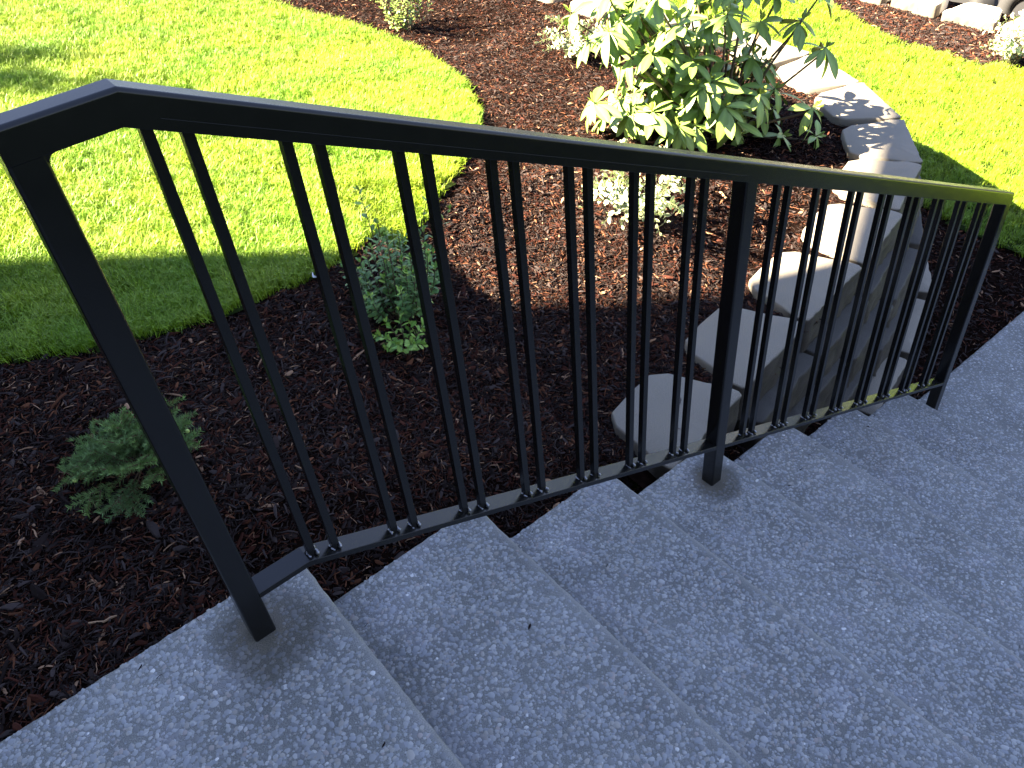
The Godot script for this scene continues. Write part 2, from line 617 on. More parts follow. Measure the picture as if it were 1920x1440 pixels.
func finish(st: SurfaceTool, m: Material) -> ArrayMesh:
	var a := st.commit()
	a.surface_set_material(0, m)
	return a

func sweep(path: Array, prof: PackedVector2Array, m: Material, end_vertical := false) -> ArrayMesh:
	# path in the plane of the railing (x, y); the profile's u is across the path in that plane, v is z
	var st := new_st()
	var n := path.size()
	var w := prof.size()
	var rings := []
	for i in n:
		var d0: Vector2 = (path[i] - path[maxi(i - 1, 0)]).normalized()
		var d1: Vector2 = (path[mini(i + 1, n - 1)] - path[i]).normalized()
		if i == 0: d0 = d1
		if i == n - 1: d1 = d0
		var n0 := Vector2(-d0.y, d0.x)
		var across := (n0 + Vector2(-d1.y, d1.x)).normalized()
		across /= across.dot(n0)
		if end_vertical and i == n - 1: across = Vector2(0, 1.0 / n0.y)
		var ring := []
		for p in prof:
			var q: Vector2 = path[i] + across * p.x
			ring.append(Vector3(q.x, q.y, p.y))
		rings.append(ring)
	for i in n - 1:
		var along_path: Vector2 = (path[i + 1] - path[i]).normalized()
		var across_path := Vector2(-along_path.y, along_path.x)
		for k in w:
			var l := (k + 1) % w
			var a := corner_normal(k)
			var b := corner_normal(l)
			var na := Vector3(across_path.x * a.x, across_path.y * a.x, a.y)
			var nb := Vector3(across_path.x * b.x, across_path.y * b.x, b.y)
			quad_n(st, [rings[i][k], rings[i + 1][k], rings[i + 1][l], rings[i][l]], [na, na, nb, nb])
	for e in [0, n - 1]:
		st.set_normal(Vector3(-1 if e == 0 else 1, 0, 0))
		for k in range(1, w - 1):
			for id in [0, k, k + 1]:
				st.add_vertex(rings[e][id])
	return finish(st, m)

func bar(prof: PackedVector2Array, x: float, y0: float, y1: float, slope: float, m: Material, slope0 := 0.0) -> ArrayMesh:
	# an upright bar whose ends are cut to a slope; the profile is x, z round its centre
	var st := new_st()
	var w := prof.size()
	for k in w:
		var l := (k + 1) % w
		var a := Vector3(x + prof[k].x, y0 + slope0 * prof[k].x, prof[k].y)
		var b := Vector3(x + prof[l].x, y0 + slope0 * prof[l].x, prof[l].y)
		var c := Vector3(x + prof[l].x, y1 + slope * prof[l].x, prof[l].y)
		var d := Vector3(x + prof[k].x, y1 + slope * prof[k].x, prof[k].y)
		var na := Vector3(corner_normal(k).x, 0, corner_normal(k).y)
		var nb := Vector3(corner_normal(l).x, 0, corner_normal(l).y)
		quad_n(st, [a, b, c, d], [na, nb, nb, na])
	st.set_normal(Vector3.UP)
	for k in range(1, w - 1):
		for id in [0, k, k + 1]:
			st.add_vertex(Vector3(x + prof[id].x, y1 + slope * prof[id].x, prof[id].y))
	return finish(st, m)

func weld_mesh(seed_at: int, m: Material) -> ArrayMesh:
	var r := RandomNumberGenerator.new()
	r.seed = seed_at
	var st := new_st()
	for side in [-1.0, 1.0]:
		for k in 5:
			var at := Vector3(side * 0.0075 + r.randf_range(-0.0015, 0.0015), r.randf_range(0.0, 0.003), lerpf(-0.006, 0.009, k / 4.0))
			var rad := r.randf_range(0.0022, 0.0046)
			for i in 4:
				for j in 6:
					var v := []
					for c in [[0, 0], [1, 0], [1, 1], [0, 1]]:
						var lat: float = PI * (i + c[0]) / 4.0
						var lon: float = TAU * (j + c[1]) / 6.0
						v.append(at + rad * Vector3(sin(lat) * cos(lon), cos(lat), sin(lat) * sin(lon)))
					quad(st, v[0], v[1], v[2], v[3])
	return done(st, m)

func fillet(corner: Vector2, dx: Vector2, dy: Vector2, r: float, m: Material) -> ArrayMesh:
	# fills the inner corner between post and rail with a curved web
	var st := new_st()
	st.set_smooth_group(-1)
	var n := 6
	var pts := []
	for k in n + 1:
		var a := k / float(n) * PI * 0.5
		pts.append(corner + dx * r * (1.0 - sin(a)) + dy * r * (1.0 - cos(a)))
	var h := HALF - 0.0006
	for k in n:
		var p: Vector2 = pts[k]
		var q: Vector2 = pts[k + 1]
		quad(st, Vector3(p.x, p.y, -h), Vector3(q.x, q.y, -h), Vector3(q.x, q.y, h), Vector3(p.x, p.y, h))
		for z in [-h, h]:
			st.add_vertex(Vector3(corner.x - 0.006, corner.y + 0.003, z))
			st.add_vertex(Vector3(p.x, p.y, z))
			st.add_vertex(Vector3(q.x, q.y, z))
	return done(st, m)

func build_railing() -> void:
	var black := mat(Color(0.0075, 0.0075, 0.0070), 0.24)
	black.metallic_specular = 0.5
	black.roughness = 0.27
	black.roughness_texture = noise_tex(0.008, 0.86, 1.0, 43, 3)
	black.roughness_texture_channel = BaseMaterial3D.TEXTURE_CHANNEL_GRAYSCALE
	var nt := noise_tex(0.12, 0.0, 1.0, 41, 3)
	nt.as_normal_map = true
	nt.bump_strength = 1.2
	black.normal_enabled = true
	black.normal_texture = nt
	black.normal_scale = 0.07
	black.uv1_triplanar = true
	black.uv1_world_triplanar = true
	black.uv1_scale = Vector3.ONE * 5.0
	var weld_glint := mat(Color(0.34, 0.34, 0.36), 0.28)  # lighter metal tone stands in for glints on the weld beads
	weld_glint.metallic = 0.85
	var rail := thing("stair_railing", Vector3(POST_A, 0, 0), "black steel stair railing with paired square balusters and three posts", "railing")
	var off := Transform3D(Basis.IDENTITY, Vector3(-POST_A, 0, 0))
	var slope := -R / T
	var c := cos(atan(R / T))
	var thick := 0.0408
	# the top line of the handrail: level over the landing, then down the pitch of the flight
	var top := [Vector2(POST_A - HALF, 0.920), Vector2(-0.012, 0.920), Vector2(POST_C + HALF, 0.9143 + slope * (POST_C + HALF))]
	part("top_rail", 0, sweep(top, round_rect(-thick, 0.0, -HALF, HALF, 0.0056, 0.001), black, true), rail, off)
	part("rail_seam", 0, sweep([Vector2(0.03, 0.9143 + slope * 0.03), Vector2(POST_B - 0.01, 0.9143 + slope * (POST_B - 0.01))], round_rect(-thick + 0.0128, -thick + 0.0137, HALF - 0.002, HALF + 0.0003, 0.0003, 0.0003), black), rail, off)
	var under := 0.9143 - thick / c + 0.0005
	var post_prof := round_rect(-HALF, HALF, -HALF, HALF, 0.0045)
	part("post", 0, bar(post_prof, POST_A, -0.02, 0.920 - thick, 0.0, black), rail, off)
	part("post", 1, bar(post_prof, POST_B, -3 * R - 0.02, under + slope * POST_B, slope, black), rail, off)
	part("post", 2, bar(post_prof, POST_C, -7 * R - 0.02, under + slope * POST_C, slope, black), rail, off)
	part("corner_web", 0, fillet(Vector2(POST_A + HALF, 0.920 - thick), Vector2(1, 0), Vector2(0, -1), 0.010, black), rail, off)
	# the bottom rail
	var flat := round_rect(-0.0122, 0.0, -HALF, HALF, 0.0011)
	part("bottom_rail", 0, sweep([Vector2(POST_A + HALF - 0.001, 0.106), Vector2(-0.0084, 0.106), Vector2(POST_B - HALF + 0.001, 0.102 + slope * (POST_B - HALF))], flat, black, true), rail, off)
	part("bottom_rail", 1, sweep([Vector2(POST_B + HALF - 0.001, 0.102 + slope * (POST_B + HALF)), Vector2(POST_C - HALF + 0.001, 0.102 + slope * (POST_C - HALF))], flat, black, true), rail, off)
	# balusters in pairs, each with its weld at the foot
	var bp := round_rect(-0.0068, 0.0068, -0.0068, 0.0068, 0.0009)
	var one := bar(bp, 0.0, 0.101, under + 0.001, slope, black, slope)
	var welds := []
	for v in 5:
		welds.append(weld_mesh(400 + v, weld_glint))
	var k := 0
	for j in 15:
		var mid := 0.024 + 0.1517 * j if j < 7 else 1.217 + 0.1534 * (j - 7)
		for e in [-0.0208, 0.0208]:
			var x: float = mid + e
			var b := part("baluster", k, one, rail, off * Transform3D(Basis.IDENTITY, Vector3(x, slope * x, 0)))
			part("weld", 0, welds[k % 5], b, Transform3D(Basis.IDENTITY, Vector3(0, 0.102, 0)))
			k += 1

# ---------------------------------------------------------------- unseen building added to shade the steps

func build_house() -> void:
	var siding := mat(Color(0.30, 0.31, 0.32), 0.85)
	var shade_roof := mat(Color(0.07, 0.07, 0.075), 0.9)
	var unseen_house := thing("unseen_house", Vector3(-5.75, 0, 2.0), "unseen grey building behind the landing, its eaves shaped to shade the steps", "unseen_house")
	var b := BoxMesh.new()
	b.size = Vector3(6.5, 7.0, 10.4)
	b.material = siding
	var w := part("wall", 0, b, unseen_house)
	w.position = Vector3(0, 1.5, 0)
	var st := new_st()
	var poly := [Vector2(-9.6, -7.46), Vector2(-3.55, -4.66), Vector2(-2.3, -5.26), Vector2(-2.3, 7.6), Vector2(-9.6, 7.6)]  # slab outline worked back from the shade edge it has to cast
	st.set_smooth_group(-1)
	for k in poly.size():
		var p: Vector2 = poly[k]
		var q: Vector2 = poly[(k + 1) % poly.size()]
		quad(st, Vector3(p.x, 5.003, p.y), Vector3(q.x, 5.003, q.y), Vector3(q.x, 5.07, q.y), Vector3(p.x, 5.07, p.y))
	for y in [5.003, 5.07]:
		for id in Geometry2D.triangulate_polygon(PackedVector2Array(poly)):
			st.add_vertex(Vector3(poly[id].x, y, poly[id].y))
	part("shade_roof", 0, done(st, shade_roof), unseen_house, Transform3D(Basis.IDENTITY, -unseen_house.position))

# ---------------------------------------------------------------- plants

func tube(st: SurfaceTool, a: Vector3, b: Vector3, r0: float, r1: float, sides := 5) -> void:
	var d := (b - a).normalized()
	var u := d.cross(Vector3(0.3, 0.9, 0.2)).normalized()
	var v := d.cross(u)
	for k in sides:
		var c0 := u * cos(TAU * k / sides) + v * sin(TAU * k / sides)
		var c1 := u * cos(TAU * (k + 1) / sides) + v * sin(TAU * (k + 1) / sides)
		quad(st, a + c0 * r0, b + c0 * r1, b + c1 * r1, a + c1 * r0)

func leaf_mesh(m: Material, long: float, wide: float, fold: float, droop: float, mid: Color, rim: Color, segs := 7, widest := 0.55) -> ArrayMesh:
	# a blade that starts at the origin and runs along -z with its face up
	var st := new_st()
	var cols := [-1.0, -0.55, 0.0, 0.55, 1.0]
	for i in segs + 1:
		var t := i / float(segs)
		var half := wide * 0.5 * pow(maxf(sin(PI * pow(t, log(0.5) / log(widest))), 0.0), 0.72)
		if i == 0: half = wide * 0.05
		for c in cols:
			var y: float = absf(c) * half * fold - droop * t * t * long + 0.03 * long * sin(t * 2.6) - 0.35 * half * maxf(absf(c) - 0.55, 0.0)
			st.set_color(mid.lerp(rim, smoothstep(0.15, 0.75, absf(c))) if absf(c) > 0.01 else mid * 1.25)
			st.add_vertex(Vector3(c * half, y, -t * long))
	for i in segs:
		for j in 4:
			var a := i * 5 + j
			for id in [a, a + 1, a + 6, a, a + 6, a + 5]:
				st.add_index(id)
	return done(st, m)

func facing(forward: Vector3, up: Vector3) -> Basis:
	# a basis whose -z runs along forward
	var z := -forward.normalized()
	var x := up.cross(z)
	if x.length() < 0.01: x = Vector3(1, 0, 0.1).cross(z)
	x = x.normalized()
	return Basis(x, z.cross(x), z)

func leaf_material(rough: float, light: Color) -> StandardMaterial3D:
	var m := mat(Color.WHITE, rough, true)
	m.backlight = light
	m.cull_mode = BaseMaterial3D.CULL_DISABLED
	return m

func build_rhododendron() -> void:
	var base := Vector3(2.703, land(2.703, -1.368) - 0.01, -1.368)
	var o := thing("rhododendron", base, "large rhododendron with long drooping leathery leaves in the sunlit bed", "shrub")
	var t := Vector3(0.813, 0, 0.582)
	var back := Vector3(0.582, 0, -0.813)
	var lm := leaf_material(0.36, Color(0.9, 1.0, 0.4))
	var leaves := []
	for v in 6:
		var g := Color(0.18, 0.285, 0.055).lerp(Color(0.26, 0.37, 0.085), v / 5.0)
		leaves.append(leaf_mesh(lm, 1.0, [0.30, 0.34, 0.37, 0.32, 0.28, 0.35][v], [0.35, 0.2, 0.45, 0.3, 0.5, 0.25][v], [0.16, 0.28, 0.1, 0.36, 0.2, 0.05][v], g * 1.1, g))
	var young := leaf_mesh(lm, 1.0, 0.3, 0.5, -0.1, Color(0.22, 0.30, 0.06), Color(0.20, 0.28, 0.05))
	var tips := [Vector2(-0.64, 0.58), Vector2(-0.52, 0.59), Vector2(-0.40, 0.57), Vector2(-0.24, 0.58), Vector2(-0.25, 0.46), Vector2(-0.42, 0.46), Vector2(-0.07, 0.47), Vector2(-0.04, 0.60), Vector2(0.13, 0.52), Vector2(0.28, 0.53), Vector2(0.38, 0.42), Vector2(0.11, 0.40), Vector2(-0.05, 0.27), Vector2(0.10, 0.29), Vector2(0.35, 0.19), Vector2(0.26, 0.04), Vector2(0.42, 0.02), Vector2(-0.59, 0.31), Vector2(-0.44, 0.25), Vector2(-0.24, 0.07), Vector2(-0.15, 0.08), Vector2(0.07, 0.06), Vector2(-0.35, 0.27), Vector2(-0.5, 0.68), Vector2(0.39, 0.60), Vector2(0.2, 0.62), Vector2(0.05, 0.68), Vector2(-0.12, 0.66), Vector2(-0.33, 0.70), Vector2(-0.16, 0.36), Vector2(0.02, 0.19), Vector2(-0.20, 0.24)]
	var n := tips.size()
	var all := []
	for i in n:
		# low whorls hang towards the viewer, high ones spread through the crown's depth
		var depth: float = rng.randf_range(-0.18, 0.12) if tips[i].y > 0.4 else rng.randf_range(-0.28, -0.12)
		if tips[i].y < 0.12: depth = -0.12
		all.append([t * tips[i].x + Vector3(0, tips[i].y, 0) + back * depth, true])
	for i in 76:
		var a := rng.randf() * TAU
		var q := sqrt(rng.randf()) * 0.46
		all.append([t * (cos(a) * q - 0.13) + back * (sin(a) * q * 0.75 + 0.05) + Vector3(0, rng.randf_range(0.1, 0.70) * (1.0 - 0.4 * q) * (1.0 if cos(a) * q < 0.15 else 0.7), 0), false])
	var wood := new_st()
	var inner := new_st()
	var count := 0
	for w in all:
		var tip: Vector3 = w[0]
		var out := (tip - Vector3(0, 0.12, 0)).normalized()
		var axis := (out + Vector3(0, 0.75, 0)).normalized()
		var foot := Vector3(tip.x, 0, tip.z) * 0.12
		var elbow := foot.lerp(tip, 0.45) + Vector3(0, 0.10 * (tip.y - 0.1), 0) + Vector3(rng.randf_range(-0.03, 0.03), 0, rng.randf_range(-0.03, 0.03))
		var neck := tip - axis * 0.05
		tube(wood, foot, elbow, 0.0085, 0.0065)
		tube(wood, elbow, neck, 0.0065, 0.004)
		tube(wood, neck, tip, 0.004, 0.003)
		var m := rng.randi_range(7, 10)
		var spin := rng.randf() * TAU
		var side := axis.cross(Vector3(0.2, 0.1, 1.0)).normalized()
		for k in m:
			var a := spin + TAU * k / m + rng.randf_range(-0.25, 0.25)
			var dir := (side.rotated(axis, a) + axis * rng.randf_range(-0.35, 0.35) + Vector3(0, rng.randf_range(-0.8, 0.1), 0)).normalized()
			var long := rng.randf_range(0.085, 0.145)
			var b := facing(dir, (axis + Vector3(0, 0.6, 0)).normalized()) * Basis(Vector3(0, 0, 1), rng.randf_range(-0.4, 0.4)) * Basis.from_scale(Vector3.ONE * long)
			var xf := Transform3D(b, tip - axis * rng.randf_range(0.0, 0.02))
			if w[1] and count < 296:
				part("leaf", count, leaves[rng.randi() % 6], o, xf)
				count += 1
			else:
				inner.append_from(leaves[rng.randi() % 6], 0, xf)
		for k in 3:
			var dir := (axis + side.rotated(axis, spin + k * 2.1) * 0.5).normalized()
			inner.append_from(young, 0, Transform3D(facing(dir, side) * Basis.from_scale(Vector3.ONE * rng.randf_range(0.025, 0.05)), tip))
	part("branches", 0, done(wood, mat(Color(0.13, 0.10, 0.06), 0.85)), o)
	var f := part("inner_leaves", 0, inner.commit(), o)
	f.mesh.surface_set_material(0, lm)
	tag(f, "", "", "", "stuff")

func leafy_shrub(o: Node3D, stems: Array, leaves: Array, per_stem: int, leaf_size: Vector2, tip_leaves: Array, wood_color: Color, single: int) -> void:
	# stems: [foot, tip, bulge]; leaves spiral up the outer part of each stem and crowd at its tip
	var wood := new_st()
	var rest := new_st()
	var count := 0
	var lm: Material = leaves[0].surface_get_material(0)
	for s in stems:
		var foot: Vector3 = s[0]
		var tip: Vector3 = s[1]
		var bulge: Vector3 = s[2]
		var last := foot
		var a := rng.randf() * TAU
		var pts := []
		for k in 7:
			var u := k / 6.0
			pts.append(foot.lerp(tip, u) + bulge * sin(PI * u))
		for k in 6:
			tube(wood, pts[k], pts[k + 1], 0.0022 - 0.0002 * k, 0.0020 - 0.0002 * k, 4)
		for k in per_stem:
			var u := 0.22 + 0.78 * k / float(per_stem - 1)
			var p := foot.lerp(tip, u) + bulge * sin(PI * u)
			var d := (tip - foot + bulge * PI * cos(PI * u)).normalized()
			a += 2.4 + rng.randf_range(-0.3, 0.3)
			var out := d.cross(Vector3(0.31, 0.2, 0.9)).normalized().rotated(d, a)
			var dir := (out + d * rng.randf_range(0.25, 0.9)).normalized()
			var size := rng.randf_range(leaf_size.x, leaf_size.y) * (1.0 if u < 0.9 else 0.75)
			var xf := Transform3D(facing(dir, d) * Basis(Vector3(0, 0, 1), rng.randf_range(-0.4, 0.4)) * Basis.from_scale(Vector3.ONE * size), p)
			var pool := tip_leaves if u > 0.88 else leaves
			var mesh: Mesh = pool[rng.randi() % pool.size()]
			if count < single and k % 2 == 0:
				part("leaf", count, mesh, o, xf)
				count += 1
			else:
				rest.append_from(mesh, 0, xf)
		for k in 3:
			var out := Vector3(cos(a + k * 2.1), 0.0, sin(a + k * 2.1))
			rest.append_from(tip_leaves[k % tip_leaves.size()], 0, Transform3D(facing((tip - foot).normalized() + out * 0.35, out) * Basis.from_scale(Vector3.ONE * leaf_size.x * 0.8), tip))
	part("stems", 0, done(wood, mat(wood_color, 0.85)), o)
	var f := part("small_leaves" if single > 0 else "foliage", 0, rest.commit(), o)
	f.mesh.surface_set_material(0, lm)
	tag(f, "", "", "", "stuff")

func build_shrubs() -> void:
	# the glossy shrub behind the railing, half in the shade
	var lm := leaf_material(0.42, Color(0.55, 0.7, 0.25))
	var green := []
	for v in 3:
		var g := Color(0.10, 0.205, 0.06).lerp(Color(0.13, 0.255, 0.06), v / 2.0)
		green.append(leaf_mesh(lm, 1.0, [0.5, 0.42, 0.56][v], 0.25, [0.1, 0.2, 0.0][v], g * 1.15, g, 4, 0.58))
	var fresh := [leaf_mesh(lm, 1.0, 0.48, 0.3, 0.0, Color(0.34, 0.52, 0.09), Color(0.30, 0.48, 0.075), 4, 0.58), green[2]]
	var at := Vector3(0.715, land(0.715, -0.92), -0.92)
	var o := thing("evergreen_shrub", at, "small glossy green shrub behind the railing at the lawn's corner", "shrub")
	var t := Vector3(0.813, 0, 0.582)
	var back := Vector3(0.582, 0, -0.813)
	var stems := []
	for i in 38:
		var a := rng.randf() * TAU
		var q := sqrt(rng.randf())
		var tip := t * cos(a) * 0.155 * q + back * (sin(a) * 0.13 * q + 0.03) + Vector3(0, rng.randf_range(0.16, 0.34) * (1.0 - 0.35 * q * q), 0)
		stems.append([Vector3(tip.x, 0, tip.z) * 0.18, tip, Vector3(tip.x, 0.0, tip.z) * 0.2])
	stems.append([Vector3.ZERO, t * -0.05 + Vector3(0, 0.40, 0) + back * 0.08, Vector3.ZERO])
	stems.append([Vector3.ZERO, t * 0.14 + Vector3(0, 0.36, 0) + back * 0.1, Vector3.ZERO])
	stems.append([Vector3.ZERO, t * 0.19 + Vector3(0, 0.30, 0) + back * 0.1, Vector3.ZERO])
	leafy_shrub(o, stems, green, 24, Vector2(0.019, 0.030), fresh, Color(0.12, 0.09, 0.05), 290)
	var light := []
	for v in 2:
		var g := Color(0.21, 0.40, 0.075).lerp(Color(0.28, 0.45, 0.08), v)
		light.append(leaf_mesh(lm, 1.0, 0.58, 0.2, 0.08, g * 1.15, g, 4, 0.6))
	var low := thing("low_shrub", Vector3(0.643, land(0.643, -0.775), -0.775), "low bright green sprig spreading in front of the glossy shrub", "shrub")
	stems = []
	for i in 11:
		var a := TAU * i / 11.0
		var tip := t * cos(a) * rng.randf_range(0.05, 0.10) + back * sin(a) * 0.06 + Vector3(0, rng.randf_range(0.05, 0.12), 0)
		stems.append([Vector3(tip.x, 0, tip.z) * 0.1, tip, Vector3(0, 0.02, 0)])
	leafy_shrub(low, stems, light, 11, Vector2(0.019, 0.027), fresh, Color(0.12, 0.09, 0.05), 60)

	# the yellow-green bush at the top of the photograph
	var ym := leaf_material(0.4, Color(0.6, 0.65, 0.2))
	var yellow := [leaf_mesh(ym, 1.0, 0.42, 0.3, 0.1, Color(0.13, 0.2, 0.04), Color(0.12, 0.19, 0.035), 4), leaf_mesh(ym, 1.0, 0.5, 0.2, 0.2, Color(0.2, 0.26, 0.06), Color(0.18, 0.24, 0.05), 4)]
	at = Vector3(2.543, land(2.543, -3.646), -3.646)
	o = thing("yellow_shrub", at, "small upright yellow-green shrub on mulch beyond the left lawn", "shrub")
	stems = []
	for i in 30:
		var a := rng.randf() * TAU
		var q := sqrt(rng.randf())
		var tip := Vector3(cos(a) * 0.17 * q, rng.randf_range(0.15, 0.44) * (1.0 - 0.3 * q * q), sin(a) * 0.17 * q)
		stems.append([tip * Vector3(0.2, 0, 0.2), tip, tip * Vector3(0.3, 0, 0.3)])
	stems.append([Vector3.ZERO, t * -0.2 + Vector3(0, 0.2, 0), Vector3(0, 0.02, 0)])
	leafy_shrub(o, stems, yellow, 20, Vector2(0.022, 0.034), yellow, Color(0.12, 0.09, 0.05), 0)

	# variegated creepers: green leaves with cream margins
	var vm := leaf_material(0.42, Color(0.5, 0.5, 0.35))
	var cream := []
	for v in 3:
		cream.append(leaf_mesh(vm, 1.0, [0.55, 0.62, 0.5][v], 0.2, [0.1, 0.0, 0.2][v], [Color(0.09, 0.19, 0.05), Color(0.14, 0.26, 0.08), Color(0.30, 0.42, 0.16)][v], Color(0.62, 0.64, 0.42), 4))
	var spots := [
		[Vector2(1.885, -1.065), 0.25, 0.17, 46, "spreading white variegated shrub behind the middle of the railing"],
		[Vector2(2.93, -2.53), 0.25, 0.2, 38, "white variegated shrub growing to the left behind the rhododendron"],
		[Vector2(5.92, -1.5), 0.30, 0.30, 40, "pale variegated bush against the far stone blocks, top right"],
		[Vector2(2.147, -1.42), 0.035, 0.07, 4, "tiny pale sprout in mulch just left of the rhododendron"]]
	for s in spots:
		var p: Vector2 = s[0]
		var y := land(p.x, p.y) if p.x < 4.0 else low_land(p.x, p.y)
		var v := thing("variegated_shrub", Vector3(p.x, y, p.y), s[4], "shrub")
		stems = []
		for i in s[3]:
			var a := rng.randf() * TAU
			var q := sqrt(rng.randf())
			var tip := Vector3(cos(a) * s[1] * q, s[2] * rng.randf_range(0.35, 1.0), sin(a) * s[1] * q)
			stems.append([tip * Vector3(0.15, 0, 0.15), tip, Vector3(0, s[2] * 0.35 * q, 0)])
		leafy_shrub(v, stems, cream, 15, Vector2(0.02, 0.034) if p.x < 4.0 else Vector2(0.025, 0.04), cream, Color(0.14, 0.15, 0.06), 0)

func build_tree() -> void:
	# unseen tree added past the left edge to shadow a patch of lawn
	var at := Vector3(-5.20, 0.0, -7.55)
	var o := thing("unseen_tree", at, "slender unseen tree added out on the left lawn to cast a shadow into view", "tree")
	var wood := new_st()
	var lm := leaf_material(0.5, Color(0.5, 0.6, 0.2))
	var leaf := leaf_mesh(lm, 0.075, 0.04, 0.3, 0.1, Color(0.09, 0.16, 0.04), Color(0.08, 0.15, 0.035), 4)
	tube(wood, Vector3(0, -0.3, 0), Vector3(0.05, 2.5, 0), 0.05, 0.035, 8)
	tube(wood, Vector3(0.05, 2.5, 0), Vector3(0, 5.3, 0), 0.035, 0.008, 8)
	var crown := new_st()
	for i in 60:
		var y := rng.randf_range(2.2, 5.2)
		var reach := 0.75 * (1.0 - pow(absf(y - 3.4) / 2.1, 2.0)) + 0.12
		var a := i * 2.4
		var root := Vector3(0.04, y - 0.15, 0)
		var tip := Vector3(cos(a) * reach, y + 0.25 * reach, sin(a) * reach)
		tube(wood, root, tip, 0.01, 0.004, 4)
		for k in 46:
			var p := root.lerp(tip, rng.randf_range(0.3, 1.0)) + Vector3(rng.randf_range(-0.12, 0.12), rng.randf_range(-0.12, 0.12), rng.randf_range(-0.12, 0.12))
			crown.append_from(leaf, 0, Transform3D(Basis.from_euler(Vector3(rng.randf_range(-0.8, 0.5), rng.randf() * TAU, rng.randf_range(-0.6, 0.6))), p))
	part("trunk", 0, done(wood, mat(Color(0.12, 0.09, 0.07), 0.9)), o)
	var f := part("crown", 0, crown.commit(), o)
	f.mesh.surface_set_material(0, lm)
	tag(f, "", "", "", "stuff")

func build_spruce() -> void:
	var at := Vector3(-0.126, land(-0.126, -0.58) + 0.01, -0.58)
	var o := thing("dwarf_spruce", at, "dwarf spruce with short needled twigs on mulch beside the nearest post", "shrub")
	var nm := mat(Color.WHITE, 0.55, true)
	nm.backlight = Color(0.15, 0.2, 0.12)
	var wm := mat(Color(0.13, 0.08, 0.04), 0.9)
	var t := Vector3(0.813, 0, 0.582)
	var back := Vector3(0.582, 0, -0.813)
	var wood := new_st()
	var count := 0
	for i in 48:
		var a := i * 2.39996 + rng.randf_range(-0.2, 0.2)
		var lift := rng.randf_range(0.05, 0.9) if i < 34 else rng.randf_range(0.9, 1.6)
		var flat := t * cos(a) * 1.12 + back * sin(a) * 0.85
		var dir := (flat * cos(lift) + Vector3(0, sin(lift) * 0.85, 0)).normalized()
		var long := rng.randf_range(0.105, 0.16) * (1.0 - 0.25 * sin(lift))
		var st := new_st()
		var tone := Color(0.16, 0.265, 0.095).lerp(Color(0.225, 0.345, 0.10), rng.randf())
		var root := dir * 0.02 + Vector3(0, 0.015, 0)
		var twigs := [[root, dir, long]]
		for s in [-1.0, 1.0]:
			for q in [0.42, 0.62, 0.8]:
				var sd: Vector3 = (dir + dir.cross(Vector3.UP).normalized() * s * rng.randf_range(0.7, 1.0) + Vector3(0, rng.randf_range(-0.3, 0.15), 0)).normalized()
				twigs.append([root + dir * long * q, sd, long * rng.randf_range(0.28, 0.42)])
		for w in twigs:
			var p0: Vector3 = w[0]
			var d: Vector3 = w[1]
			var l: float = w[2]
			var sag := Vector3(0, -0.12 * l, 0)
			tube(wood, p0, p0 + d * l + sag, 0.0018, 0.0008, 4)
			var side := d.cross(Vector3(0.1, 1, 0.3)).normalized()
			var m := int(l * 1350.0)
			for k in m:
				var u := rng.randf()
				if u * l < 0.03 and l > 0.1: continue
				var p := p0 + d * l * u + sag * u
				var r := side.rotated(d, rng.randf() * TAU)
				if r.y < -0.3 and rng.randf() < 0.6: r.y = -r.y
				var nd := (r + d * rng.randf_range(0.45, 0.9)).normalized()
				var nl := rng.randf_range(0.009, 0.014)
				var wv := nd.cross(d).normalized() * 0.001
				st.set_color(tone * rng.randf_range(0.75, 1.35) * (1.3 if u > 0.85 else 1.0))
				for v in [p - wv, p + wv, p + nd * nl]:
					st.add_vertex(v)
				var hv := nd.cross(wv).normalized() * 0.0009
				for v in [p - hv, p + hv, p + nd * nl]:
					st.add_vertex(v)
		part("branch", count, done(st, nm), o)
		count += 1
	part("stems", 0, done(wood, wm), o)
	# two pale new buds
	var bm := mat(Color(0.42, 0.55, 0.14), 0.6)
	for k in 2:
		var s := SphereMesh.new()
		s.radius = 0.0045
		s.height = 0.013
		s.radial_segments = 8
		s.rings = 4
		s.material = bm
		part("bud", k, s, o, Transform3D(Basis(Vector3(1, 0, 0.4).normalized(), 0.6), (t * -0.085 + Vector3(0, 0.09, 0) - back * 0.1) if k == 0 else (t * 0.125 + Vector3(0, 0.1, 0))))

# ---------------------------------------------------------------- far off: tyres on the driveway

